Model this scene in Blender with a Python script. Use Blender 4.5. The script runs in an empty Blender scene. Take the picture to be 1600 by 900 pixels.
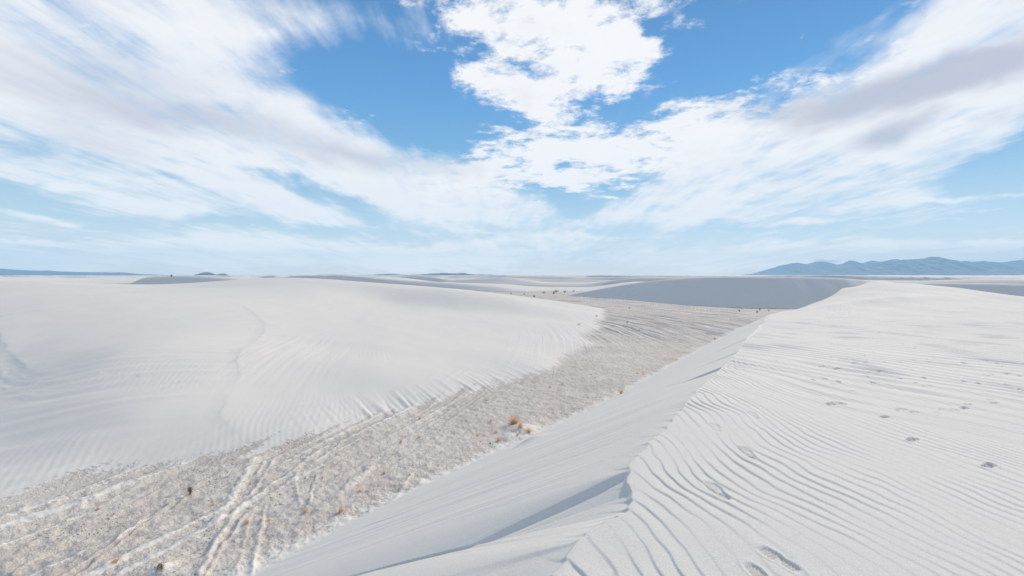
import bpy, math, random
import numpy as np
R = math.radians
# ------------------------------------------------------------------ camera
F = 711.0                       # focal length in pixels of the 1600 px wide photograph
PITCH = R(1.62)
SUN_AZ, SUN_EL = R(40), R(28)
sc = bpy.context.scene
cam_d = bpy.data.cameras.new('camera'); cam = bpy.data.objects.new('camera', cam_d)
sc.collection.objects.link(cam); sc.camera = cam
cam_d.sensor_width = 36; cam_d.lens = 36*F/1600; cam_d.clip_start = 0.05; cam_d.clip_end = 60000
cam.location = (0, 0, 0); cam.rotation_euler = (R(90)-PITCH, 0, 0)
sc.view_settings.view_transform = 'Standard'; sc.view_settings.look = 'None'
sc.view_settings.gamma = 1; sc.view_settings.use_curve_mapping = False
sc.view_settings.exposure = -0.03
sc.cycles.volume_bounces = 2

def ray(px, py):
    u = (px-800)/F; v = (450-py)/F
    return np.array([u, math.cos(PITCH)+v*math.sin(PITCH), -math.sin(PITCH)+v*math.cos(PITCH)])
def pt(px, py, z):
    d = ray(px, py); t = z/d[2]
    return (d[0]*t, d[1]*t, z)

# ------------------------------------------------------------------ sky
world = bpy.data.worlds.new('World'); sc.world = world; world.use_nodes = True
nt = world.node_tree; nt.nodes.clear(); L_ = nt.links
def nd(t, **k):
    n = nt.nodes.new(t)
    for a, b in k.items(): setattr(n, a, b)
    return n
def setin(n, i, v):
    if isinstance(v, bpy.types.NodeSocket): L_.new(v, n.inputs[i])
    elif v is not None: n.inputs[i].default_value = v
def M(op, a, b=None, c=None, clamp=False):
    n = nd('ShaderNodeMath', operation=op, use_clamp=clamp)
    setin(n, 0, a); setin(n, 1, b)
    if c is not None: setin(n, 2, c)
    return n.outputs[0]
def comb(x, y, z=0.0):
    n = nd('ShaderNodeCombineXYZ'); setin(n, 0, x); setin(n, 1, y); setin(n, 2, z); return n.outputs[0]
def smooth(v, a, b, lo=0.0, hi=1.0):
    n = nd('ShaderNodeMapRange', interpolation_type='SMOOTHSTEP', clamp=True)
    setin(n, 0, v); setin(n, 1, a); setin(n, 2, b); setin(n, 3, lo); setin(n, 4, hi); return n.outputs[0]
def noise(vec, scale, detail=6, rough=0.55, dist=0.0, lac=2.0):
    n = nd('ShaderNodeTexNoise'); n.noise_dimensions = '3D'
    setin(n, 'Vector', vec); setin(n, 'Scale', scale); setin(n, 'Detail', detail)
    setin(n, 'Roughness', rough); setin(n, 'Distortion', dist); setin(n, 'Lacunarity', lac)
    return n.outputs[0]
def mixc(f, a, b):
    n = nd('ShaderNodeMix', data_type='RGBA'); setin(n, 0, f)
    for i, v in ((6, a), (7, b)):
        if isinstance(v, tuple): n.inputs[i].default_value = (*v, 1)
        else: L_.new(v, n.inputs[i])
    return n.outputs[2]
tc = nd('ShaderNodeTexCoord')
sep = nd('ShaderNodeSeparateXYZ'); L_.new(tc.outputs['Generated'], sep.inputs[0])
dx, dy, dz = sep.outputs
# directions laid out by a stereographic map of the whole sky
den = M('MAXIMUM', M('ADD', dy, 1.0), 0.02)
U = M('DIVIDE', M('MULTIPLY', dx, 2.0), den); V = M('DIVIDE', M('MULTIPLY', dz, 2.0), den)
# the cloud deck: a flat layer seen in perspective
zz = M('ADD', M('MAXIMUM', dz, 0.0), 0.10)
PX = M('DIVIDE', dx, zz); PY = M('DIVIDE', dy, zz)
deck = comb(PX, PY, 3.7)
streakv = comb(M('MULTIPLY', PX, 1.0), M('MULTIPLY', PY, 0.22), 1.3)
puff = noise(deck, 3.2, 10, 0.62, 0.3)
puff2 = noise(deck, 7.0, 8, 0.68, 0.2)
streak = noise(streakv, 2.0, 9, 0.58, 0.5)
streak2 = noise(streakv, 7.0, 8, 0.62, 0.3)
uvn = comb(U, V, 0.0)
wob = noise(uvn, 3.0, 5, 0.6, 0.0); wob2 = noise(comb(V, U, 5.0), 3.0, 5, 0.6, 0.0)
UW = M('ADD', U, M('MULTIPLY', M('SUBTRACT', wob, 0.5), 0.16)); VW = M('ADD', V, M('MULTIPLY', M('SUBTRACT', wob2, 0.5), 0.12))
uvw = comb(UW, VW, 0.0)
def stereo(px, py):
    d = ray(px, py); d = d/np.linalg.norm(d)
    return 2*d[0]/(1+d[1]), 2*d[2]/(1+d[1])
def blob(px, py, rx, ry, ang, amp, src=None, prev=None):
    """soft elliptical patch of the sky: centre, half axes (degrees-like pixels of the photograph), tilt"""
    u, v = stereo(px, py)
    a = R(ang); u2, v2 = stereo(px+rx*math.cos(a), py-rx*math.sin(a)); u3, v3 = stereo(px+ry*math.sin(a), py+ry*math.cos(a))
    A = math.hypot(u2-u, v2-v); B = math.hypot(u3-u, v3-v)
    mp = nd('ShaderNodeMapping', vector_type='TEXTURE')
    L_.new(uvw, mp.inputs[0]); mp.inputs[1].default_value = (u, v, 0)
    mp.inputs[2].default_value = (0, 0, math.atan2(v2-v, u2-u)); mp.inputs[3].default_value = (A, B, 1)
    g = nd('ShaderNodeTexGradient', gradient_type='SPHERICAL'); L_.new(mp.outputs[0], g.inputs[0])
    o = M('MULTIPLY_ADD', g.outputs[1], amp, prev if prev is not None else 0.0)
    return o
def blobs(lst):
    p = None
    for b in lst: p = blob(*b, prev=p)
    return p
#SKYBLOBS
wisp = blobs([  # thin, streaked sheet clouds
    (100, 150, 420, 170, -12, 1.7), (420, 225, 330, 90, -14, 1.6), (640, 285, 300, 70, -17, 1.6), (150, 40, 380, 150, 0, 1.3),
    (350, 322, 240, 36, -4, 2.2), (520, 342, 120, 18, -12, 1.0), (740, 325, 150, 26, -4, 1.0), (80, 250, 260, 60, -8, .7), (380, 290, 120, 30, -14, .6),
    (1230, 230, 380, 100, 18, 2.2), (1520, 110, 330, 120, 24, 2.2), (1080, 315, 260, 46, 8, 2.2), (1330, 300, 330, 45, 7, 1.8),
    (1500, 215, 170, 50, 18, 1.4), (980, 250, 180, 60, 10, .6), (1560, 20, 220, 90, 20, 1.2), (1250, 345, 180, 7, 4, 1.0), (1480, 306, 140, 7, 0, 1.1), (70, 333, 170, 8, -5, 1.1), (50, 372, 130, 6, 0, .9),
    (440, 50, 280, 80, -5, .85), (1280, 70, 200, 40, 12, .5), (500, 398, 620, 34, 0, 1.7), (1250, 398, 480, 30, 3, 2.2), (1580, 368, 130, 9, 0, 1.3), (120, 405, 300, 22, 0, .55), (130, 288, 90, 14, 4, .8),
    (900, 372, 160, 8, 0, .5), (700, 380, 420, 10, 2, .4)])
puffm = blobs([  # the puffy cloud in the middle and its tail
    (850, 25, 210, 80, 0, 2.0), (860, 120, 200, 72, 6, 2.2), (990, 100, 90, 30, 20, .9), (960, 50, 90, 60, 0, .6), (740, 130, 70, 50, 0, .7), (720, 40, 60, 50, 0, .5),
    (850, 235, 220, 75, 10, 1.35), (990, 235, 180, 75, 14, 1.2), (780, 285, 200, 46, 6, 1.1), (1200, 170, 260, 65, 24, 1.1), (1080, 190, 140, 55, 15, .8), (1255, 55, 20, 22, 0, 1.0), (1320, 45, 50, 12, 10, .8)])
clear = blobs([  # blue gaps
    (575, 110, 175, 70, -6, .95), (660, 150, 70, 70, 0, 1.3), (1190, 55, 210, 60, 8, 1.3), (690, 185, 80, 40, -30, .8),
    (500, 292, 190, 24, -14, 1.1), (1560, 270, 200, 42, 10, 2.0), (60, 300, 220, 22, -6, .6), (890, 330, 40, 22, 0, .8), (20, 225, 110, 26, -14, .7)])
other = M('MULTIPLY', smooth(noise(deck, 0.9, 3, 0.5), 0.45, 0.65), smooth(dy, 0.45, 0.1, 0.0, 0.55))   # clouds outside the view
high = M('MULTIPLY', smooth(dz, 0.55, 0.8), 0.35)
wm = M('SUBTRACT', M('ADD', M('ADD', wisp, other), high), clear)
# density
wm = M('MINIMUM', wm, 1.08); puffm = M('MINIMUM', puffm, 1.28)
w1 = M('ADD', M('MULTIPLY', wm, 1.0), M('MULTIPLY', M('SUBTRACT', streak, 0.5), 2.6))
w1 = M('ADD', w1, M('MULTIPLY', M('SUBTRACT', puff, 0.5), 1.3))
w1 = M('ADD', w1, M('MULTIPLY', M('SUBTRACT', streak2, 0.5), 1.5))
dw = smooth(w1, -0.05, 1.30)
p1 = M('ADD', M('SUBTRACT', M('MULTIPLY', puffm, 1.0), M('MULTIPLY', clear, .5)), M('MULTIPLY', M('SUBTRACT', puff, 0.5), 3.0))
p1 = M('ADD', p1, M('MULTIPLY', M('SUBTRACT', puff2, 0.5), 3.6))
dp = smooth(p1, 0.35, 1.30)
dens = M('MULTIPLY', M('SUBTRACT', 1.0, M('MULTIPLY', M('SUBTRACT', 1.0, M('MULTIPLY', dw, 0.93)), M('SUBTRACT', 1.0, M('MULTIPLY', dp, .97)))), 1.0, clamp=True)
# grey undersides
greym = blobs([(1370, 150, 330, 42, 13, 1.3), (1540, 105, 200, 48, 22, .9), (1390, 205, 130, 22, 14, 1.1), (1180, 170, 160, 30, 12, .5), (1560, 185, 120, 20, 20, .4),
    (560, 235, 320, 34, -10, .75), (150, 120, 340, 90, -12, .65), (300, 200, 300, 30, -14, .4), (100, 220, 250, 60, -5, .5), (880, 45, 120, 35, 0, .25), (820, 150, 80, 25, 0, .3), (1300, 403, 26, 5, 0, 1.3)])
gr = M('ADD', greym, M('MULTIPLY', M('SUBTRACT', streak, 0.5), 0.9))
gr = M('ADD', gr, M('MULTIPLY', M('SUBTRACT', puff2, 0.55), M('MULTIPLY', dp, 0.7)))
gr = M('ADD', gr, M('MULTIPLY', M('SUBTRACT', streak2, 0.5), 0.7))
gr = smooth(gr, 0.0, 1.1)
sky = nd('ShaderNodeTexSky', sky_type='NISHITA'); sky.sun_disc = False
sky.sun_elevation = SUN_EL; sky.sun_rotation = SUN_AZ; sky.air_density = 1.0; sky.dust_density = 0.0; sky.ozone_density = 1.5
ssep = nd('ShaderNodeSeparateXYZ'); L_.new(sky.outputs[0], ssep.inputs[0])
def comp(v, k, lo):      # soft shoulder: the aureole round the sun is veiled by the clouds
    return M('MULTIPLY', M('DIVIDE', v, M('ADD', 1.0, M('DIVIDE', v, k))), lo)
skyc = comb(comp(ssep.outputs[0], 9.0, 1.0), comp(ssep.outputs[1], 14.0, 1.05), comp(ssep.outputs[2], 30.0, 1.05))
ramp = nd('ShaderNodeValToRGB'); L_.new(dz, ramp.inputs[0])
els = [(0.0, (14, 11, 8.4)), (0.03, (12.2, 11.0, 9.2)), (0.09, (6.6, 8.3, 8.9)), (0.2, (2.2, 5.2, 8.0)), (0.36, (1.0, 3.7, 7.8)), (0.6, (.4, 1.9, 5.0)), (1.0, (.25, 1.1, 3.2))]
while len(ramp.color_ramp.elements) < len(els): ramp.color_ramp.elements.new(.5)
for e, (p, c) in zip(ramp.color_ramp.elements, els): e.position = p; e.color = (c[0]/15, c[1]/15, c[2]/15, 1)
rs_ = nd('ShaderNodeVectorMath', operation='SCALE'); L_.new(ramp.outputs[0], rs_.inputs[0]); rs_.inputs[3].default_value = 15.9
blue = mixc(0.72, skyc, rs_.outputs[0])
WS = 0.10
cw = mixc(smooth(dz, 0.0, 0.13), (15, 13.2, 10.8), (10.2, 10.1, 10.1))
cg = mixc(gr, cw, (6.1, 6.1, 6.9))
col = mixc(dens, blue, cg)
bg = nd('ShaderNodeBackground'); L_.new(col, bg.inputs[0]); bg.inputs[1].default_value = WS
world.cycles.sampling_method = 'MANUAL'; world.cycles.sample_map_resolution = 512
out = nd('ShaderNodeOutputWorld'); L_.new(bg.outputs[0], out.inputs[0])
# ------------------------------------------------------------------ sun
sun_d = bpy.data.lights.new('sun', 'SUN'); sun = bpy.data.objects.new('sun', sun_d); sc.collection.objects.link(sun)
sun_d.energy = 3.8; sun_d.angle = R(0.6); sun_d.color = (1.0, 0.89, 0.73)
sun.rotation_euler = (R(90)-SUN_EL, 0, math.pi-SUN_AZ)      # lamp's -Z points away from the sun
from mathutils import Vector
sdir = Vector((math.sin(SUN_AZ)*math.cos(SUN_EL), math.cos(SUN_AZ)*math.cos(SUN_EL), math.sin(SUN_EL)))
sun.rotation_euler = sdir.to_track_quat('Z', 'Y').to_euler()

# ------------------------------------------------------------------ numeric noise
_rng = np.random.RandomState(7)
_perm = np.concatenate([_rng.permutation(4096)]*2).astype(np.int32)
_ga = _rng.rand(4096)*2*np.pi; _gx = np.cos(_ga).astype(np.float32); _gy = np.sin(_ga).astype(np.float32)
def perlin(x, y, seed=0):
    x = np.asarray(x, np.float64)+seed*17.31; y = np.asarray(y, np.float64)-seed*9.77
    xi = np.floor(x); yi = np.floor(y); fx = (x-xi).astype(np.float32); fy = (y-yi).astype(np.float32)
    xi = xi.astype(np.int64) & 4095; yi = yi.astype(np.int64) & 4095
    x1 = (xi+1) & 4095; y1 = (yi+1) & 4095
    def g(a, b, u, v):
        h = _perm[_perm[a]+b]; return _gx[h]*u+_gy[h]*v
    sx = fx*fx*fx*(fx*(fx*6-15)+10); sy = fy*fy*fy*(fy*(fy*6-15)+10)
    a = g(xi, yi, fx, fy); b = g(x1, yi, fx-1, fy); c = g(xi, y1, fx, fy-1); d = g(x1, y1, fx-1, fy-1)
    return (a+(b-a)*sx)*(1-sy)+(c+(d-c)*sx)*sy
def fbm(x, y, oct=4, seed=0, rough=0.5):
    s = 0; a = 1.0
    for o in range(oct):
        s = s+a*perlin(x*2**o, y*2**o, seed+o*3); a *= rough
    return s
def sstep(v, a, b):
    t = np.clip((v-a)/(b-a), 0, 1); return t*t*(3-2*t)
def smax(a, b, k):
    h = np.clip(0.5+0.5*(a-b)/k, 0, 1); return b+(a-b)*h+k*h*(1-h)
def tps(pts, lam=0.0):
    P = np.array(pts, float); c = P[:, :2]/20; n = len(P)
    d = np.linalg.norm(c[:, None]-c[None], axis=2)
    K = np.where(d > 0, d*d*np.log(d+1e-12), 0)+lam*np.eye(n)
    A = np.zeros((n+3, n+3)); A[:n, :n] = K; A[:n, n] = 1; A[:n, n+1:] = c; A[n, :n] = 1; A[n+1:, :n] = c.T
    w = np.linalg.solve(A, np.concatenate([P[:, 2], [0, 0, 0]]))
    def f(x, y):
        x = x/20; y = y/20; s = w[n]+w[n+1]*x+w[n+2]*y
        for i in range(n):
            q = (x-c[i, 0])**2+(y-c[i, 1])**2
            s = s+w[i]*0.5*q*np.log(q+1e-12)
        return s
    return f
def polyline(pts):
    """signed distance (positive on the right hand of travel), interpolated height, arc length"""
    P = np.array(pts, float)
    def f(x, y):
        best = np.full(x.shape, 1e9); sd = np.zeros(x.shape); zz = np.zeros(x.shape); ss = np.zeros(x.shape); acc = 0
        for i in range(len(P)-1):
            a = P[i]; b = P[i+1]; ex, ey = b[0]-a[0], b[1]-a[1]; l = math.hypot(ex, ey)
            t = np.clip(((x-a[0])*ex+(y-a[1])*ey)/(l*l), 0, 1)
            qx = x-(a[0]+t*ex); qy = y-(a[1]+t*ey); d = np.hypot(qx, qy)
            side = np.sign(ex*(y-a[1])-ey*(x-a[0]))      # + left
            m = d < best-1e-9
            best = np.where(m, d, best); sd = np.where(m, -side*d, sd)
            zz = np.where(m, a[2]+(b[2]-a[2])*t, zz); ss = np.where(m, acc+t*l, ss); acc += l
        return sd, zz, ss
    return f
def resample(pts, step):
    """Catmull-Rom smoothing of a control polyline"""
    P = [np.array(p, float) for p in pts]; P = [2*P[0]-P[1]]+P+[2*P[-1]-P[-2]]; o = []
    for i in range(1, len(P)-2):
        n = step
        for k in range(n):
            t = k/n; a, b, c, d = P[i-1:i+3]
            o.append(0.5*((2*b)+(-a+c)*t+(2*a-5*b+4*c-d)*t*t+(-a+3*b-3*c+d)*t**3))
    o.append(P[-2]); return o

# ------------------------------------------------------------------ terrain layout
FLOOR = -5.1
# sharp brink of the near dune, from behind the viewer to the far peak
BR = [(-22, -36, -2.2), (-8, -12, -1.8), (-2.4, -2.2, -1.7), (-0.75, 0.7, -1.66), pt(830, 940, -1.65), pt(876, 893, -1.64), pt(908, 842, -1.63), pt(975, 800, -1.62), pt(988, 768, -1.62), pt(981, 733, -1.62), pt(1012, 697, -1.62),
      pt(1045, 661, -1.62), pt(1080, 621, -1.64), pt(1100, 600, -1.68), pt(1130, 572, -1.8), pt(1165, 535, -2.1), pt(1190, 505, -2.75), pt(1204, 491, -3.6),
      pt(1250, 482, -3.6), pt(1300, 463, -2.65), pt(1330, 450, -1.9), pt(1362, 440.5, -1.08), (70, 84, -1.6), (90, 108, -4.5)]
brink = polyline(BR)
Wp = list(BR) + [pt(1250, 890, -1.63), pt(1600, 890, -1.66), pt(1250, 700, -1.66), pt(1600, 700, -1.78), pt(1400, 600, -1.86), pt(1600, 600, -2.0),
      pt(1250, 560, -1.95), pt(1400, 550, -2.15), pt(1600, 550, -2.2), pt(1300, 520, -2.5), pt(1400, 500, -2.35), pt(1600, 515, -2.3), pt(1500, 500, -2.25),
      pt(1300, 485, -2.85), pt(1400, 465, -1.9), pt(1500, 472, -2.05), pt(1500, 456, -1.62), pt(1600, 478, -2.05), pt(1410, 442.5, -1.02), pt(1470, 449, -1.3), pt(1540, 460, -1.72),
      pt(1600, 473, -2.15), (62, 48, -4.6), (82, 66, -4.8), (90, 90, -5), (56, 50, -3.4), (55, 58, -2.7), pt(1560, 464, -1.85), (30, 0, -2.6), (60, 10, -4.5), (10, -10, -2.2), (-8, -24, -2.4), (30, -30, -4), (75, 30, -5.5)]
Wsurf = tps(Wp, 0.0)
def plist(s): return [pt(*p) for p in s]
Lp = plist([(0, 800, -5.12), (0, 700, -4.55), (0, 600, -3.8), (0, 550, -3.3), (0, 500, -2.45), (0, 460, -1.5), (0, 445, -.97), (0, 439, -.72),
    (200, 743, -5.12), (200, 650, -4.2), (200, 550, -3.1), (200, 480, -2.1), (200, 455, -1.5), (200, 447.5, -1.25), (100, 441.5, -.9), (280, 451, -1.7), 
    (400, 707, -5.12), (400, 600, -4.1), (400, 540, -3.4), (400, 490, -2.7), (400, 460, -2.0), (400, 445, -1.3), (400, 435, -.6),
    (320, 441, -1.1), (500, 685, -5.12), (500, 600, -4.35), (500, 540, -3.8), (500, 490, -3.1), (500, 470, -2.75), (500, 460, -2.25), (500, 452, -1.8), (500, 446, -1.42), (500, 435.5, -.65),
    (600, 650, -5.12), (600, 590, -4.4), (600, 540, -4.0), (600, 500, -3.6), (600, 480, -3.6), (600, 470, -3.25), (600, 460, -2.58), (600, 450, -1.82), (600, 443, -1.45),
    (700, 625, -5.12), (700, 560, -4.5), (700, 510, -4.1), (700, 490, -4.0), (700, 480, -3.82), (700, 471, -3.3), (700, 462, -2.72), (700, 455, -2.25), (700, 452.5, -2.12),
    (800, 598, -5.12), (800, 540, -4.7), (800, 500, -4.4), (800, 487, -4.25), (800, 477, -3.72), (800, 468, -3.22), (800, 464, -3.1),
    (870, 580, -5.12), (870, 530, -4.9), (870, 500, -4.75), (870, 478, -4.2), (870, 470.5, -4.0), (935, 540, -5.12), (930, 510, -5.0), (930, 492, -4.9), (930, 483, -4.85), (945, 484, -5.12)])
Lp += [(-60, 30, -3.2), (-40, 15, -4.4), (-25, 8, -5.2), (-30, 0, -5.4), (-80, 60, -2.0), (0, 100, -6), (-20, 106, -5), (-45, 125, -3.5), (-80, 110, -3.5), (-63, 75, -2.6), (-90, 20, -3),
       (-3, 9, -7), (2, 15, -7), (6.5, 23, -7), (11.5, 35, -6.6), (18, 60, -6.4), (-9, 5, -6.6), (-16, -6, -6.8), (12, 85, -6.4)]
Lsurf = tps(Lp, 0.0)
BC = [(10, 116, -5.6), (13, 112.5, -5.1), (19, 106.5, -3.5), (27, 98, -1.6), (33, 88.5, -.62), (37, 80.5, -.34), (41.5, 76, -.3), (48, 74.5, -.32), (56.5, 73.5, -.75), (68, 78, -2.2), (85, 90, -5)]
bcrest = polyline(resample(BC, 3))
scarp1 = polyline(resample([pt(375, 474, -2.35), pt(412, 503, -2.95), pt(405, 525, -3.2), pt(372, 560, -3.6), pt(374, 595, -3.95), pt(346, 628, -4.1), pt(378, 662, -4.5), pt(452, 693, -4.9)], 4))
scarp2 = polyline(resample([pt(140, 475, -1.9), pt(10, 485, -2.0), pt(-2, 505, -2.4), pt(12, 530, -2.75), pt(60, 562, -3.1), pt(130, 582, -3.5)], 4))
# shoe prints: pixel, length, heading (deg, world), depth
rnd = random.Random(4)
PRINTS = [(1216, 873, .235, -26, .011), (1190, 902, .22, -10, .011), (1120, 766, .29, -2, .011), (1167, 706, .28, 6, .010), (1117, 668, .28, 14, .006), (1177, 649, .28, 14, .006),
    (1306, 631, .36, 62, .022), (1425, 687, .20, 60, .024), (1545, 728, .20, 62, .024), (1381, 652, .17, 60, .022), (1408, 640, .24, 62, .012), (1428, 644, .18, 60, .012),
    (1473, 640, .2, 55, .010), (1491, 641, .22, 55, .012), (1506, 638, .2, 60, .02), (1512, 632, .18, 60, .02), (1553, 630, .2, 60, .02), (1546, 625, .16, 60, .015), (1464, 645, .18, 40, .010)]
for i in range(85):                             # trail up the far crown and scattered old prints
    t = rnd.random(); PRINTS.append((1285+105*t+rnd.uniform(-28, 32), 500-50*t+rnd.uniform(-9, 9), rnd.uniform(.28, .45), rnd.uniform(20, 70), .045))
for i in range(110):
    px = rnd.uniform(1270, 1600); PRINTS.append((px, rnd.uniform(503, 600)+rnd.uniform(0, 14), rnd.uniform(.10, .22), rnd.uniform(20, 80), rnd.uniform(.015, .03)))
TUSSOCK = []

def dl_(pts, w_, h_): return polyline([pt(px, py, FLOOR) for px, py in pts]), w_, h_
DRIFTS = [dl_([(531, 690), (500, 706), (420, 765), (372, 800), (335, 850), (314, 900)], .07, .11), dl_([(541, 688), (505, 716), (440, 765), (385, 806), (350, 850), (320, 905)], .05, .07),
    dl_([(402, 710), (382, 748), (352, 800), (338, 825)], .12, .10), dl_([(592, 720), (560, 752), (528, 778)], .13, .13), dl_([(648, 733), (628, 768), (610, 795)], .07, .08),
    dl_([(416, 780), (412, 808), (400, 860), (394, 905)], .05, .06), dl_([(392, 800), (380, 850), (368, 905)], .05, .05), dl_([(432, 710), (412, 745), (392, 775)], .05, .08), dl_([(418, 712), (402, 742)], .04, .06),
    dl_([(292, 742), (200, 792), (110, 842), (20, 895)], .035, .08), dl_([(335, 742), (240, 805), (180, 850), (98, 905)], .04, .10), dl_([(150, 758), (80, 792), (0, 832)], .05, .08),
    dl_([(262, 735), (180, 777), (100, 822), (0, 882)], .035, .07), dl_([(345, 748), (310, 766), (230, 820), (190, 850), (120, 905)], .035, .09), dl_([(365, 728), (318, 752), (290, 770)], .05, .06),
    dl_([(470, 720), (462, 760), (470, 790)], .04, .04), dl_([(500, 735), (488, 765), (484, 790)], .04, .04), dl_([(220, 742), (120, 795), (0, 858)], .04, .06), dl_([(60, 800), (0, 828)], .05, .06)]
def height(x, y, detail=True):
    """terrain height, crustiness (0 gypsum sand .. 1 bare crust), slip mask"""
    r = np.hypot(x, y)
    # interdune floor
    s = x+0.008*(y-35)**2
    s = s+0.5*perlin(x*.11, y*.11, 3)
    st = perlin(s*1.1, y*0.045, 11)*.9+perlin(s*2.8, y*0.09, 12)*1.0+perlin(s*7.0, y*0.16, 13)*0.8
    near = sstep(r, 55, 15)
    floor = FLOOR+0.10*perlin(x*.06, y*.06, 5)+0.05*fbm(x*.5, y*.5, 3, 6)
    zst = sstep(np.abs(perlin(x*.045, y*.045, 18)+.12), .0, .22)       # streaks come in fields
    west = sstep(s, 3.6, -1.5)                                      # lower-left bands
    sfield = np.clip(np.maximum(west, sstep(y, 26, 40))*(.55+.45*zst), 0.0, 1)
    ridge = np.clip(st, -1, 1)
    floor = floor+(0.085+.07*sstep(y, 25, 45))*ridge*sfield
    drift = np.zeros(x.shape); md = (r < 20) & (x < 0) & (y > 4)
    if md.any():
        X, Y = x[md], y[md]; acc = np.zeros(X.shape)
        for k, (pl, w_, h_) in enumerate(DRIFTS):
            dd, hz_, ss = pl(X, Y); dd = dd+.05*perlin(X*3, Y*3, 120+k)
            acc = np.maximum(acc, h_*.55*np.exp(-np.where(dd > 0, dd/(w_*1.5), dd/(w_*.7))**2)*np.clip(.85+.9*perlin(ss*.9, ss*0+k, 130), 0, 1.3)*sstep(ss, 0, .5))
        drift[md] = acc
    floor = floor+drift+.030*west*perlin(s*5.5, y*.16, 141)+.016*west*perlin(s*12, y*.3, 142)
    rough = fbm(x*3.1, y*3.1, 4, 21, .6)
    floor = floor+0.040*rough*sstep(r, 80, 12)
    # left dune
    z_l = np.full(x.shape, -20.0); m = (r < 170) & (x < 25)
    z_l[m] = Lsurf(x[m], y[m])
    z_l = np.where((x > 25), -20, z_l)-sstep(r, 110, 150)*12-sstep(y, 4, -10)*4
    edge = z_l-floor
    # fluting at the foot of the left dune
    w = sstep(edge, .55, 0.05)*sstep(edge, -.5, -.1)*sstep(y, 13.5, 17)*sstep(y, 36, 27)
    al = x*.67+y*.74; no = x*.74-y*.67
    fl = perlin(al*1.5+no*.12, no*.22, 31)*.8+perlin(al*3.4+no*.3, no*.35, 32)*.6
    w2 = sstep(edge, .6, .05)*sstep(edge, -.8, -.1)
    z_l = z_l+w*(0.15*(np.abs(fl)*1.3-.25)*(.5+1.2*np.abs(perlin(al*.35, no*.3, 34))))*(.35+.65*sstep(y, 24, 20))+0.03*w2*np.clip(st, -1, 1)*(1-w)+0.035*fbm(x*.28, y*.22, 3, 33)
    # small scarps on the left dune
    for sp, hgt, sgn, dec in ((scarp1, .034, 1, 2.2), (scarp2, .045, 1, 1.8)):
        mm = (r < 60) & (x < 0) & (y > 5)
        if mm.any():
            d, _, ss = sp(x[mm], y[mm]); tot = sp(np.array([sp_end[sp][0]]), np.array([sp_end[sp][1]]))[2][0] if sp in sp_end else 1
            endf = sstep(ss, 0, .12*tot)*sstep(ss, tot, .85*tot)
            dd = d*sgn+.16*perlin(x[mm]*1.1, y[mm]*1.1, 44)+.05*perlin(x[mm]*4, y[mm]*4, 45); endf = endf*(.75+1.2*perlin(x[mm]*.5, y[mm]*.5, 46))
            if sp is scarp2: z_l[mm] += sstep(dd, .1, .5)*sstep(dd, 5.5, 1.5)*sstep(ss, 1.5, 4)*(.045*(np.abs(perlin(dd*1.5, ss*.16, 47))-.2)+.022*perlin(dd*4.5, ss*.3, 48))
            z_l[mm] += endf*hgt*(.7*sstep(dd, 0.50, -0.10)+.3*sstep(dd, .14, -.04))*np.exp(-np.clip(-dd, 0, 99)/dec)
    # faint ripples of the left dune
    lf = sstep(r, 34, 12)
    q = x*.93+y*.36+.35*perlin(x*.4, y*.4, 51)
    rp = np.sin(q*2*np.pi/0.19+2.6*perlin(x*.9, y*.9, 52))*(.5+1.4*np.abs(perlin(x*1.6, y*1.6, 59)))
    hatch = sstep(perlin(x*.22+3, y*.22, 53), -.10, .22)
    z_l = z_l+0.0034*rp*lf*(hatch*.9+.1)
    q2 = x*.55-y*.83
    z_l = z_l+sstep(x, -9, -14)*lf*0.075*perlin(q2*2.6, (x*.83+y*.55)*.25, 54)+.010*lf*perlin(q2*2.4, (x*.83+y*.55)*.12, 55)*sstep(perlin(x*.16, y*.16, 56), 0, .3)
    pc = np.exp(-(((x+10.2)*.98+(y-21.5)*.18)/2.2)**4-(((y-21.5)*.98-(x+10.2)*.18)/4.5)**4)
    z_l = z_l+pc*(.035*np.abs(perlin((x*.98+y*.18)*1.7, y*.10, 57))+.014*perlin((x*.98+y*.18)*5, y*.25, 58))
    z = smax(z_l, floor, 0.05)
    crust = sstep(edge+0.10*fl*w+.10*ridge*(1-w)+.05*fbm(x*1.1, y*1.1, 4, 37)+.20*west*(perlin(s*4.2, y*.13, 143)+.7*perlin(s*9, y*.25, 144)), 0.24, -0.18)*(1-.8*sstep(ridge*sfield, .10, .50))*(1-.62*sstep(drift+.02*perlin(x*2.2, y*2.2, 140), .008, .05))*(1-.5*sstep(perlin(s*5.5, y*.16, 141)+.6*perlin(s*12, y*.3, 142), .18, .5)*west)
    # near dune
    mw = (r < 190)
    zw = np.full(x.shape, -30.0); slip = np.zeros(x.shape); wind = np.zeros(x.shape)
    X, Y = x[mw], y[mw]; rr = r[mw]
    d, zb, ss = brink(X, Y)
    # wind ripples: crests run towards the viewer, steep side to the left
    wx = .50*perlin(X*.8, Y*.8, 61)+.17*perlin(X*2.1, Y*2.1, 62)+.06*perlin(X*4.6, Y*4.6, 67)
    near_b = np.exp(-np.clip(d, 0, 50)/0.9)
    ph = (X*.90+Y*.43)+wx*.55
    lam = .128+.060*np.exp(-np.clip(d, 0, 50)/1.6)
    ph = ph/lam-0.9*near_b*perlin(X*1.4, Y*1.4, 66)
    ph = ph + 2.6*perlin(X*.33, Y*.33, 63)
    fr = ph-np.floor(ph)
    lee = .15+.06*perlin(X*1.1, Y*1.1, 60); prof = np.where(fr < lee, sstep(fr/lee, 0, 1), 1-((fr-lee)/(1-lee))**1.35)-.5
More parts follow.
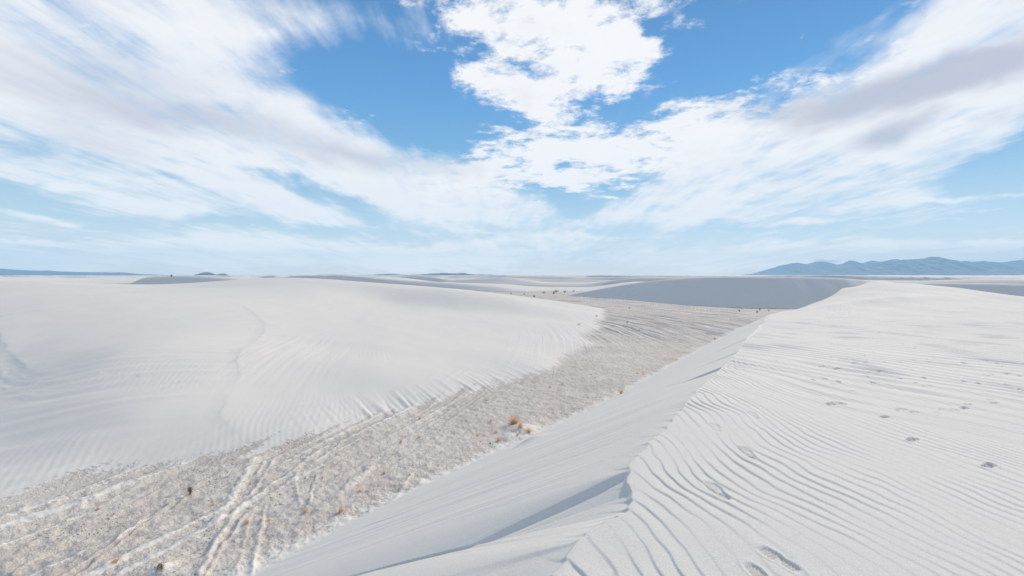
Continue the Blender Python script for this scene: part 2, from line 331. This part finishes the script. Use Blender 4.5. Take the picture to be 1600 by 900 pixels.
    amp = .0090*(.62+1.1*perlin(X*1.0, Y*1.0, 64)+1.0*perlin(X*2.6, Y*1.5, 68))*sstep(rr, 42, 9)*(.75+.75*near_b)
    amp = np.clip(amp, .001, .05)
    ph2 = (X*.90+Y*.43+.9*perlin(X*.35, Y*.35, 65))/.55; f2 = ph2-np.floor(ph2)
    prof2 = np.where(f2 < .3, f2/.3, (1-f2)/.7)-.5
    mid = sstep(rr, 5, 12)*sstep(rr, 70, 25)
    big = np.clip(perlin(X*.9, Y*.5, 69)-.05, 0, 1)
    rip = amp*prof+mid*prof2*(.020+.10*big)
    lo = np.exp(-np.abs(d)/np.where(d < 0, .10, .22))
    ds = d+(0.07*perlin(X*3.2, Y*3.2, 71)*sstep(rr, 16, 3)+.020*prof*sstep(rr, 9, 4))*lo+.25*perlin(ss*.25, ss*.03, 72)*sstep(rr, 8, 20)*np.exp(-np.abs(d)/2)
    # slip face: avalanche tongues run down the fall line
    dl = np.clip(-ds, 0, 99)
    sl = .53+.05*sstep(ss, 50, 62)
    face = zb-sl*dl+.18*np.exp(-dl/.45)*0
    str_ = .020*perlin(ss*1.3+dl*.25, dl*.14, 81)+.008*perlin(ss*5+dl*.6, dl*.3, 82)+.0045*perlin(ss*14+dl*1.4, dl*.6, 83)
    face = face+str_*sstep(dl, 0.0, 1.2)*1.3
    face = face - .10*sstep(dl, .0, .5)*0
    # ledges left by slumps (steps along the fall line, shaded on the viewer's side)
    for (bx, by, hh, ln) in LEDGES:
        a0 = ledge_s[(bx, by)]
        k = ss-a0+dl*.10
        face = face-hh*sstep(k, .06+.02*dl, -.02)*np.exp(-np.clip(-k, 0, 9)/(.4+.12*dl))*sstep(dl, ln, ln*.15)*sstep(dl, -.01, .05)
    tw = Wsurf(X, Y)
    tw = tw+.05*sstep(rr, 12, 40)*perlin(X*.12+Y*.05, Y*.12, 85)*2+.17*sstep(rr, 20, 38)*perlin((X*.95-Y*.3)*.16, (X*.3+Y*.95)*.03, 86)*sstep(d, 1, 9)+.10*sstep(rr, 12, 22)*perlin((X*.95-Y*.3)*.55, (X*.3+Y*.95)*.06, 87)*sstep(d, 1, 4)
    blend = sstep(ds, -0.02, 0.03)
    # crown rounds off into the brink
    surf = tw+rip*sstep(ds, -.02, .05)
    base = np.where(ds < 0, np.minimum(face, 99), surf)
    zz = face*(1-blend)+surf*blend
    zw[mw] = zz; slip[mw] = 1-blend; wind[mw] = blend
    # toe of the slip face feathers over the crust
    toe = zw-z
    feather = .10*fbm(x*1.5, y*1.5, 3, 91)
    crust = crust*sstep(toe+feather*2.2+.05, 0.16, -.42)
    isw = zw > z
    z = smax(zw, z, 0.10)
    # far shaded dune
    mb = (r < 260) & (y > 30) & (x > -5)
    zb_ = np.full(x.shape, -30.0)
    d, zc, ss = bcrest(x[mb], y[mb])
    d = d+.4*perlin(x[mb]*.12, y[mb]*.12, 95)
    # travel goes left->right, slip side on the right hand
    zz = np.where(d > 0, zc-.60*d+sstep(d, 0, 2)*(.10*perlin(ss*.5, d*.12, 97)+.05*perlin(ss*1.4, d*.3, 98)), zc+.035*d*np.clip(1+d*-.004, 0, 2)+.25*(perlin(x[mb]*.05, y[mb]*.05, 96))*sstep(-d, 0, 10))
    zb_[mb] = zz
    crust = crust*sstep(zb_-z, 0.1, -.1)
    z = smax(zb_, z, .15)
    # far dune field
    mf = r > 105
    X, Y = x[mf], y[mf]; rr = r[mf]
    wv = 1.3*perlin(X*.006, Y*.006, 101)+.5*perlin(X*.017, Y*.017, 102)
    ph = (X*.80+Y*.60)/72+wv; fr = ph-np.floor(ph)
    idx = np.floor(ph)
    lenf = .5+.5*sstep(perlin(X*.008-idx*.37, Y*.008+idx*.71, 103), -.35, .15)
    pr = np.where(fr < .14, sstep(fr, -.02, .15), 1-((fr-.14)/.86)**1.2)
    hh = 4.35+1.9*perlin(X*.011, Y*.011, 104)+.5*sstep(rr, 400, 1500)
    ff = FLOOR-.15+hh*pr*lenf+.10*perlin(X*.05, Y*.05, 105)
    ff = ff*1.0
    fade = sstep(rr, 108, 165)*(.999)
    ctr = sstep(np.abs(X/Y.clip(1)-.12), .03, .16)*.6+.4                    # keep the corridor to the shrubs open
    ff = (FLOOR-.3)+(ff-(FLOOR-.3))*fade*np.where(rr < 260, ctr, 1)
    ff = ff*sstep(rr, 5200, 2600)+(-5.0)*(1-sstep(rr, 5200, 2600))
    hi = np.maximum(z[mf], ff)
    fo = sstep(rr, 150, 240)
    z[mf] = smax(z[mf]*(1-fo)+(-9)*fo, ff, .2)
    cf = crust[mf]; cf = np.where(ff > FLOOR+.25, cf*sstep(ff-FLOOR, .5, .2), np.maximum(cf, 0)); cf = np.where(rr > 150, sstep(ff-FLOOR, .7, .1)*.8, cf)
    crust[mf] = cf
    # tussock mounds
    for (tx, ty, th, tr) in TUSSOCK:
        q = ((x-tx)**2+(y-ty)**2); mm = q < (4*tr)**2
        z[mm] += th*np.exp(-q[mm]/(tr*tr)); crust[mm] *= 1-.85*np.exp(-q[mm]/(1.6*tr*tr))
    if detail:
        for (fx, fy, ln, hd, dp) in FEET:
            mm = (np.abs(x-fx) < .5) & (np.abs(y-fy) < .5)
            if not mm.any(): continue
            c, s_ = math.cos(R(hd)), math.sin(R(hd))
            a = ((x[mm]-fx)*s_+(y[mm]-fy)*c)/(ln/2); b = ((x[mm]-fx)*c-(y[mm]-fy)*s_)/(ln/2)
            wd = .37-.05*np.exp(-(a+.15)**2/.10)+.03*np.sign(a)
            e = ((np.abs(a)/1.0)**3.2+(np.abs(b)/wd)**3.2+1e-6)**(1/3.2)+.05*perlin(x[mm]*22, y[mm]*22, 8)
            ins = sstep(e, 1.08, .86)
            tread = .6*np.where(np.abs(np.abs(a)-.1) > .08, np.sin(a*2*np.pi/.16+np.abs(b)*5), .3) if dp < .025 else .2*perlin(x[mm]*18, y[mm]*18, 9)
            rim = .22*np.exp(-((e-1.25)/.22)**2)
            z[mm] += dp*(-ins*(1+tread*.9-.25*a)+rim)
    return z, crust, slip
sp_end = {scarp1: pt(452, 693, -4.9)[:2], scarp2: pt(130, 582, -3.5)[:2]}
LEDGES = [pt(979, 738, -1.62)[:2]+(.045, 2.1), pt(1129, 573, -1.8)[:2]+(.05, 1.2), pt(1172, 527, -2.2)[:2]+(.04, 1.5), pt(905, 845, -1.63)[:2]+(.012, 1.0), pt(1150, 550, -1.95)[:2]+(.035, 1.5), pt(1192, 503, -2.75)[:2]+(.05, 1.5)]
LEDGES = [(a, b, c, d) for a, b, c, d in LEDGES]
ledge_s = {(a, b): float(brink(np.array([a]), np.array([b]))[2][0]) for a, b, c, d in LEDGES}
FEET = []
def hit(px, py, tmax=400):
    """where a sight line through the photograph's pixel meets the ground"""
    d = ray(px, py); t = np.geomspace(1.2, tmax, 2200); zz = height(d[0]*t, d[1]*t, False)[0]
    k = np.argmax(d[2]*t < zz)
    return d[0]*t[k], d[1]*t[k], float(zz[k])
FEET = [hit(px, py, 120)[:2]+(ln, hd, dp) for px, py, ln, hd, dp in PRINTS]


# the big clump sits on small sand mounds
TUSSOCK = [hit(815, 672)[:2]+(.14, .42), hit(830, 690)[:2]+(.12, .35), hit(255, 892)[:2]+(.10, .22), hit(795, 684)[:2]+(.07, .25)]

# ------------------------------------------------------------------ ground mesh: rings that widen with distance
th = np.concatenate([np.linspace(-180, -60, 60, endpoint=False), np.linspace(-60, -50.5, 50, endpoint=False), np.arange(-50.5, 50.5, .085), np.linspace(50.5, 60, 50, endpoint=False), np.linspace(60, 180, 60, endpoint=False)])
th = np.radians(th)
rs = [0.05, .2, .4]
r_ = .6
while r_ < 7000:
    rs.append(r_)
    r_ *= 1+(.02 if r_ < 1.9 else .0033 if r_ < 12 else .0045 if r_ < 60 else .005 if r_ < 140 else .009 if r_ < 700 else .03)
rs = np.array(rs)
RR, TT = np.meshgrid(rs, th, indexing='ij')
gx = (RR*np.sin(TT)).ravel(); gy = (RR*np.cos(TT)).ravel()
gz, gc, gs = height(gx, gy)
nr, ncol = RR.shape
print('grid', nr, ncol, nr*ncol)
me = bpy.data.meshes.new('ground')
i0 = (np.arange(nr-1)[:, None]*ncol+np.arange(ncol)[None, :]); j1 = (np.arange(ncol)+1) % ncol
i1 = np.arange(nr-1)[:, None]*ncol+j1[None, :]
quads = np.stack([i0, i1, i1+ncol, i0+ncol], -1).reshape(-1, 4)[:, ::-1].astype(np.int32)
nv = nr*ncol; nq = len(quads)
me.vertices.add(nv); me.vertices.foreach_set('co', np.stack([gx, gy, gz], -1).astype(np.float32).ravel())
me.loops.add(nq*4); me.loops.foreach_set('vertex_index', quads.ravel())
me.polygons.add(nq); me.polygons.foreach_set('loop_start', (np.arange(nq)*4).astype(np.int32))
me.update(calc_edges=True)
me.polygons.foreach_set('use_smooth', np.ones(nq, bool))
at = me.attributes.new('crust', 'FLOAT', 'POINT'); at.data.foreach_set('value', gc.astype(np.float32))
ground = bpy.data.objects.new('ground', me); sc.collection.objects.link(ground); ground['kind'] = 'structure'

# ------------------------------------------------------------------ materials
def mat(name):
    m = bpy.data.materials.new(name); m.use_nodes = True
    global nt, L_
    nt = m.node_tree; L_ = nt.links
    b = nt.nodes['Principled BSDF']; b.inputs['Roughness'].default_value = .9
    if 'Specular IOR Level' in b.inputs: b.inputs['Specular IOR Level'].default_value = .15
    return m, b
m_ground, b = mat('gypsum_sand')
geo = nd('ShaderNodeNewGeometry'); pos = geo.outputs['Position']
a = nd('ShaderNodeAttribute', attribute_name='crust'); cr = a.outputs['Fac']
n1 = noise(pos, 9, 6, .6); n2 = noise(pos, 32, 4, .65); n3 = noise(pos, 1.1, 4, .55); n4 = noise(pos, 260, 2, .6)
crm = smooth(M('ADD', cr, M('MULTIPLY', M('SUBTRACT', n1, .5), M('MULTIPLY', smooth(cr, .02, .3), 1.3))), .24, .70)
n5 = noise(pos, 95, 3, .7)
sandc = mixc(smooth(n5, .36, .64), (.69, .652, .595), (.775, .737, .675))
sandc = mixc(smooth(noise(pos, 150, 2, .5), .70, .74), sandc, (.95, .95, .95))  # sparkling glints of the grains, painted as near-white dots in the colour
crc = mixc(smooth(n3, .35, .65), (.63, .56, .485), (.54, .475, .42))
crc = mixc(M('MULTIPLY', smooth(noise(pos, .23, 5, .6), .48, .64), .42), crc, (.74, .69, .62))
spk = smooth(noise(pos, .6, 4, .6), .35, .65)
crc = mixc(smooth(n2, .50, .62), crc, (.70, .66, .61))
crc = mixc(smooth(noise(pos, 21, 3, .6), M('ADD', .33, M('MULTIPLY', spk, .10)), M('ADD', .25, M('MULTIPLY', spk, .10))), crc, (.20, .18, .17))
colr = mixc(crm, sandc, crc)
L_.new(colr, b.inputs['Base Color'])
bp = nd('ShaderNodeBump'); bp.inputs['Strength'].default_value = .5; bp.inputs['Distance'].default_value = .004
hsum = M('ADD', M('ADD', M('MULTIPLY', n4, .35), M('MULTIPLY', n5, 1.1)), M('MULTIPLY', n2, M('MULTIPLY', crm, 12.0)))
hsum = M('ADD', hsum, M('MULTIPLY', n1, M('ADD', 1.6, M('MULTIPLY', crm, 12.0))))
L_.new(hsum, bp.inputs['Height']); L_.new(bp.outputs[0], b.inputs['Normal'])
me.materials.append(m_ground)

# ------------------------------------------------------------------ vegetation
def leafmat(name, c0, c1, sc_=30):
    m, b = mat(name); b.inputs['Roughness'].default_value = .8
    tcn = nd('ShaderNodeTexCoord'); L_.new(mixc(smooth(noise(tcn.outputs['Object'], sc_, 3), .35, .65), c0, c1), b.inputs['Base Color'])
    return m
straw = leafmat('orange_straw', (.82, .47, .22), (.86, .64, .38)); pale = leafmat('pale_straw', (.75, .46, .25), (.78, .58, .38))
brown = leafmat('dead_twigs', (.20, .12, .06), (.32, .20, .11)); dark = leafmat('dark_shrub', (.05, .05, .035), (.12, .09, .05))
def blades(rg, n, h, spread, wdt, curl, oval=1.0):
    V = []; Fc = []
    for i in range(n):
        a = rg.uniform(0, 2*math.pi); lean = abs(rg.gauss(0, .5))*spread; L = h*rg.uniform(.45, 1.0)
        r0 = h*.16*math.sqrt(rg.random()); ba = rg.uniform(0, 2*math.pi); p = Vector((math.cos(ba)*r0*oval, math.sin(ba)*r0, -.02))
        d = Vector((math.cos(a)*math.sin(lean), math.sin(a)*math.sin(lean), math.cos(lean))); side = d.cross(Vector((rg.uniform(-1, 1), rg.uniform(-1, 1), .2))).normalized()
        k = len(V); segs = 4
        for q in range(segs):
            w = wdt*(1-q/segs)*rg.uniform(.8, 1.2); V += [p-side*w, p+side*w]
            p = p+d*(L/segs); d = (d+Vector((math.cos(a), math.sin(a), -.6))*curl*rg.uniform(.3, 1)).normalized()
            if q: Fc.append((k+2*q-2, k+2*q-1, k+2*q+1, k+2*q))
        V.append(p); Fc.append((k+2*segs-2, k+2*segs-1, len(V)-1))
    return V, Fc
def mesh_obj(name, V, Fc, m, loc=(0, 0, 0), parent=None):
    d = bpy.data.meshes.new(name); d.from_pydata([tuple(v) for v in V], [], Fc); d.materials.append(m); d.update()
    o = bpy.data.objects.new(name, d); sc.collection.objects.link(o); o.location = loc
    if parent: o.parent = parent
    return o
def tag(o, label, cat, group=None):
    o['label'] = label; o['category'] = cat
    if group: o['group'] = group
rg = random.Random(11)
G1 = 'dry grass tufts on the crusted flat'
TF = [  # px, py, height in px, spread, material, count, label
 (181, 879, 13, 1.1, straw, 60, 'orange dry grass tuft at the bottom left of the flat with a long blue shadow'),
 (152, 797, 9, 1.3, pale, 45, 'pale orange grass tuft nearest the left dune foot among sand streaks'),
 (131, 810, 6, 1.3, pale, 25, 'faint straw sprig just below the pale tuft at far left'),
 (22, 838, 5, 1.5, pale, 25, 'faint low straw patch closest to the left border of the flat'),
 (68, 886, 6, 1.6, brown, 30, 'small brown grass patch at the lowest left corner of the flat'),
 (333, 790, 9, .9, straw, 35, 'small orange tuft below and right of the dark brown twig bush'),
 (386, 819, 12, 1.0, straw, 55, 'orange grass tuft left of a white sand streak at the lower centre left'),
 (421, 813, 9, 1.2, straw, 38, 'reddish grass tuft on a thin white streak between two brighter orange tufts'),
 (477, 801, 11, 1.2, straw, 55, 'wide orange grass tuft with a slanting grey shadow at the middle of the near flat'),
 (532, 801, 15, .9, straw, 65, 'upright bright orange grass tuft closest to the near slip face toe'),
 (562, 769, 10, 1.0, straw, 45, 'orange tuft halfway up the slope of flat between two brighter tufts'),
 (600, 741, 10, 1.0, straw, 50, 'bright orange tuft right of the thick white sand ridge'),
 (504, 747, 7, 1.1, pale, 35, 'small orange tuft on tan crust left of the thick white sand ridge'),
 (486, 746, 5, 1.4, pale, 25, 'faint straw patch left of the small tuft on tan crust'),
 (656, 655, 10, 1.2, pale, 42, 'orange tuft standing by itself at the fluted foot of the left dune'),
 (626, 692, 8, 1.0, straw, 40, 'small orange tuft with a dark base, lower right of a tiny straw patch'),
 (605, 692, 5, 1.3, pale, 25, 'tiny straw patch beside a small dark-based tuft'),
 (655, 684, 9, 1.1, straw, 42, 'orange tuft with a dark shadow in the middle of the speckled crust'),
 (665, 675, 4, 1.3, pale, 20, 'thin straw sprig above the tuft in the middle of the speckled crust'),
 (687, 674, 5, 1.3, pale, 22, 'thin brownish straw sprig right of the middle of the speckled crust'),
 (700, 641, 5, 1.5, pale, 25, 'low flat straw sprig at the edge of the dune flutes'),
 (728, 659, 6, 1.2, pale, 25, 'small straw sprig between the dune flutes and the big clump'),
 (745, 650, 6, 1.5, pale, 30, 'low orange sprig beside a white sand patch under the flutes'),
 (767, 659, 8, 1.0, straw, 40, 'orange tuft with a grey shadow just left of the biggest clump'),
 (760, 626, 7, 1.4, pale, 35, 'wide pale orange tuft at the tips of the fluted dune edge'),
 (803, 663, 20, 1.3, straw, 130, 'biggest orange grass clump with spiky blades on a white sand mound'),
 (813, 668, 13, 1.2, straw, 70, 'darker orange grass clump joined to the right of the biggest clump'),
 (826, 675, 12, 1.7, straw, 75, 'wide orange clump on the crest of the white mound at the slip face toe'),
 (809, 680, 8, 1.2, straw, 45, 'small orange clump between the biggest clump and the wide mound clump'),
 (774, 677, 9, 1.1, straw, 45, 'orange tuft with a dark blue shadow left of the white mound'),
 (779, 689, 12, .7, straw, 40, 'thin upright orange tuft at the lower left of the white mound'),
 (766, 694, 6, 1.4, brown, 35, 'reddish brown low tuft at the lower tip of the grass cluster'),
 (756, 682, 7, 1.2, straw, 35, 'small tuft with a dark base at the left side of the grass cluster'),
 (750, 691, 6, 1.3, pale, 32, 'pale tuft at the lower left of the grass cluster'),
 (746, 682, 8, 1.2, pale, 30, 'pale straw tuft at the far left of the grass cluster'),
 (971, 615, 11, .6, straw, 60, 'tall narrow orange tuft alone at the foot of the near slip face'),
 (996, 584, 5, 1.5, straw, 35, 'left low orange tuft of a pair at the toe above the tall narrow tuft'),
 (1005, 585, 5, 1.3, straw, 32, 'right low orange tuft of a pair at the toe above the tall narrow tuft'),
 (930, 591, 5, 1.4, straw, 35, 'low orange tuft at the end of dark grooves below the dune nose'),
 (924, 586, 5, 1.2, pale, 25, 'tiny pale tuft above the low tuft at the end of dark grooves'),
 (859, 606, 6, 1.2, straw, 35, 'small orange tuft on the flat just beyond the fluted dune foot'),
 (879, 601, 5, 1.5, pale, 35, 'small wide pale tuft right of the one beyond the fluted dune foot'),
]
for px, py, hp, sp_, m, n, lab in TF:
    x, y, z = hit(px, py, 120)
    h = hp/F*y*1.12
    V, Fc = blades(rg, n, h, sp_, max(.0035, h*.022), .22)
    o = mesh_obj('grass_tuft', V, Fc, m, (x, y, z)); tag(o, lab, 'grass tuft', G1)
def shrub(px, py, wp, hp, n, lab, cat='shrub', grp='dark shrubs on the far flats', mm=None, tmax=300):
    x, y, z = hit(px, py, tmax); w = wp/F*y; h = hp/F*y
    root = bpy.data.objects.new('shrub', None); sc.collection.objects.link(root); root.location = (x, y, z); tag(root, lab, cat, grp)
    V = []; Fc = []
    V, Fc = blades(rg, 26, h*.9, 1.4*w/h*.6, max(.006, h*.02), .1)
    mesh_obj('stem', V, Fc, brown, parent=root)
    V = []; Fc = []
    lobes = [(rg.uniform(-.3, .3)*w, rg.uniform(-.3, .3)*w, rg.uniform(.35, .65)*h, rg.uniform(.3, .5)) for _ in range(6)]
    for i in range(n):
        lx, ly, lz, lr = rg.choice(lobes); u = Vector((rg.gauss(0, 1), rg.gauss(0, 1), rg.gauss(0, 1))).normalized()*rg.random()**.4
        c = Vector((lx+u.x*lr*w*.6, ly+u.y*lr*w*.6, max(.03*h, lz+u.z*h*.42))); s_ = h*rg.uniform(.05, .10)
        d1 = Vector((rg.gauss(0, 1), rg.gauss(0, 1), rg.gauss(0, 1))).normalized(); d2 = d1.orthogonal()*.45; k = len(V)
        V += [c-d1*s_, c+d2*s_, c+d1*s_, c-d2*s_]; Fc.append((k, k+1, k+2, k+3))
    mesh_obj('foliage', V, Fc, mm or dark, parent=root)
shrub(297, 773, 9, 11, 160, 'dark brown twiggy bush on a sand streak at the left of the near flat', grp='dead bushes on the near flat', mm=brown)
shrub(252, 889, 22, 9, 300, 'grey brown sprawling dead bush on a white sand hump at the bottom edge', grp='dead bushes on the near flat', mm=brown)
SH = [(932, 495, 4, 2.6, 'dark dot of a shrub just off the pointed nose of the left dune'), (904, 508, 6, 2.6, 'low dark double shrub at the head of curved grooves by the left dune'),
 (980, 505, 4, 2.4, 'small dark shrub in the middle of the grooved flat'), (999, 517, 3, 2, 'tiny dark shrub below the one in the middle of the grooved flat'),
 (983, 482, 5, 2.2, 'faint low shrub on the flat nearest the shaded slip face'), (1117, 531, 7, 3, 'flat brown shrub at the toe of the near slip face'),
 (1183, 489, 5, 3.6, 'black shrub at the notch where the near brink meets the shaded dune'), (1187, 484.5, 5, 3, 'black shrub on the shaded dune just above the notch'),
 (1201, 486.5, 5, 2.4, 'black shrub to the right of the notch against the shaded dune'), (1155, 487, 4, 3, 'faint grey shrub at the base of the shaded dune left of the notch'),
 (835, 464.5, 5, 3.4, 'dark shrub nearest the back of the left dune'), (819, 461, 4, 2.2, 'small dark shrub second from the left in the far row'),
 (798, 460.5, 4, 2.4, 'dark shrub at the left end of the far row'), (850, 459, 8, 3.6, 'olive shrub with a flat top in the far row'),
 (865, 459.5, 7, 4.4, 'largest olive shrub of the far group'), (870, 456.5, 6, 4.0, 'brown shrub behind the largest one of the far group'),
 (882, 457.5, 7, 3.4, 'wide brown shrub right of the largest one of the far group'), (896, 456, 4, 2.6, 'dark shrub at the right end of the far row beside the shaded dune tip')]
for px, py, w, h, lab in SH: shrub(px, py, w*1.1, h*1.15, 130, lab, mm=leaf_far if False else (dark if 'olive' not in lab else brown))
shrub(268, 433.2, 3.0, 4.2, 130, 'tiny dark upright bush alone on a far dune left of the small cone hill', grp='lone bush on the horizon dunes', tmax=2500)
# ------------------------------------------------------------------ hills and mountains
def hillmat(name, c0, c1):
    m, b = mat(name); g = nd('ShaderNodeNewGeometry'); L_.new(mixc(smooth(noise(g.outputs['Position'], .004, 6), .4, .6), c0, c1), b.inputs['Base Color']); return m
rock = hillmat('haze_tinted_rock', (.035, .05, .07), (.06, .07, .085))  # dark rock with some of the blue of distant haze painted into its colour
def hill(name, prof, D, width, seed, base=-8.0, n=260, mc=36, rough=.18):
    """a range: ridge line read as bearings and heights, with real slopes and gullies on both sides"""
    P = np.array(prof, float); px = np.linspace(P[0, 0], P[-1, 0], n); row = np.interp(px, P[:, 0], P[:, 1])
    u = (px-800)/F; bx = u*D; by = np.full(n, float(D)); hz = (429.8-row)/F*D
    c = np.linspace(-1, 1, mc); S, C = np.meshgrid(np.arange(n), c, indexing='ij')
    X = bx[S]; Y = by[S]+C*width*(.6+.4*(hz[S]/max(hz.max(), 1)))
    taper = 1-np.abs(C)**1.3
    g = 1-.38*np.abs(fbm(X/width*2.2, Y/width*2.2, 5, seed, .6))*(1-taper*.75)*2
    peak = 1+rough*.9*fbm(X/width*2.6, np.zeros_like(X), 5, seed+4, .62)
    Z = base+(hz[S]-base)*taper*g*peak
    V = np.stack([X, Y, Z], -1).reshape(-1, 3); i = np.arange(n-1)[:, None]*mc+np.arange(mc-1)[None]
    q = np.stack([i, i+mc, i+mc+1, i+1], -1).reshape(-1, 4)
    d = bpy.data.meshes.new(name); d.from_pydata(V.tolist(), [], q.tolist()); d.materials.append(rock); d.update()
    o = bpy.data.objects.new(name, d); sc.collection.objects.link(o); o['kind'] = 'structure'; return o
hill('mountains', [(-260, 424), (-120, 420), (0, 420), (14, 419.6), (32, 421.5), (60, 423.5), (78, 422.5), (105, 424), (150, 425.2), (188, 425), (205, 427.3), (240, 429), (268, 429.8)], 4600, 460, 3)
hill('mountains', [(1235, 429.8), (1262, 424), (1290, 421), (1310, 417.5), (1330, 414), (1352, 412.5), (1380, 407), (1415, 404.5), (1450, 402.5), (1475, 403), (1495, 407), (1525, 405.5), (1548, 409.5), (1575, 409), (1600, 404), (1640, 400), (1720, 404), (1850, 412)], 4900, 660, 5)
hill('mountains', [(1165, 429.5), (1185, 426), (1212, 416), (1232, 412.5), (1246, 410), (1262, 411.5), (1290, 409.5), (1310, 411), (1328, 407.5), (1345, 409), (1362, 406.6), (1380, 411), (1420, 412), (1500, 414)], 6300, 620, 8)
hill('hills', [(303, 430), (312, 427.6), (320, 425.2), (326, 425.4), (333, 428), (340, 429.2), (346, 427.4), (350, 427.6), (356, 429.8)], 2900, 110, 12)
hill('hills', [(490, 430), (505, 429.2), (560, 429.6), (582, 429), (600, 427.6), (612, 427.8), (640, 429.4), (655, 429), (672, 427.4), (700, 426.4), (712, 427), (722, 426.2), (738, 428.4), (790, 429.6)], 3900, 230, 15)
# ------------------------------------------------------------------ haze
def haze(dens_):
    x0, x1, y0, y1, z0, z1 = -9500, 9500, -8000, 7300, -12, 330
    V = [(x, y, z) for x in (x0, x1) for y in (y0, y1) for z in (z0, z1)]
    Fc = [(0, 1, 3, 2), (4, 6, 7, 5), (0, 4, 5, 1), (2, 3, 7, 6), (0, 2, 6, 4), (1, 5, 7, 3)]
    m = bpy.data.materials.new('haze_air'); m.use_nodes = True; t = m.node_tree; t.nodes.clear()
    o_ = t.nodes.new('ShaderNodeOutputMaterial'); v = t.nodes.new('ShaderNodeVolumePrincipled'); t.links.new(v.outputs[0], o_.inputs['Volume'])
    v.inputs['Color'].default_value = (.47, .75, 1.0, 1); v.inputs['Density'].default_value = dens_; v.inputs['Anisotropy'].default_value = 0.0
    o = mesh_obj('haze', V, Fc, m); o['kind'] = 'stuff'; return o
haze(1.6e-4)
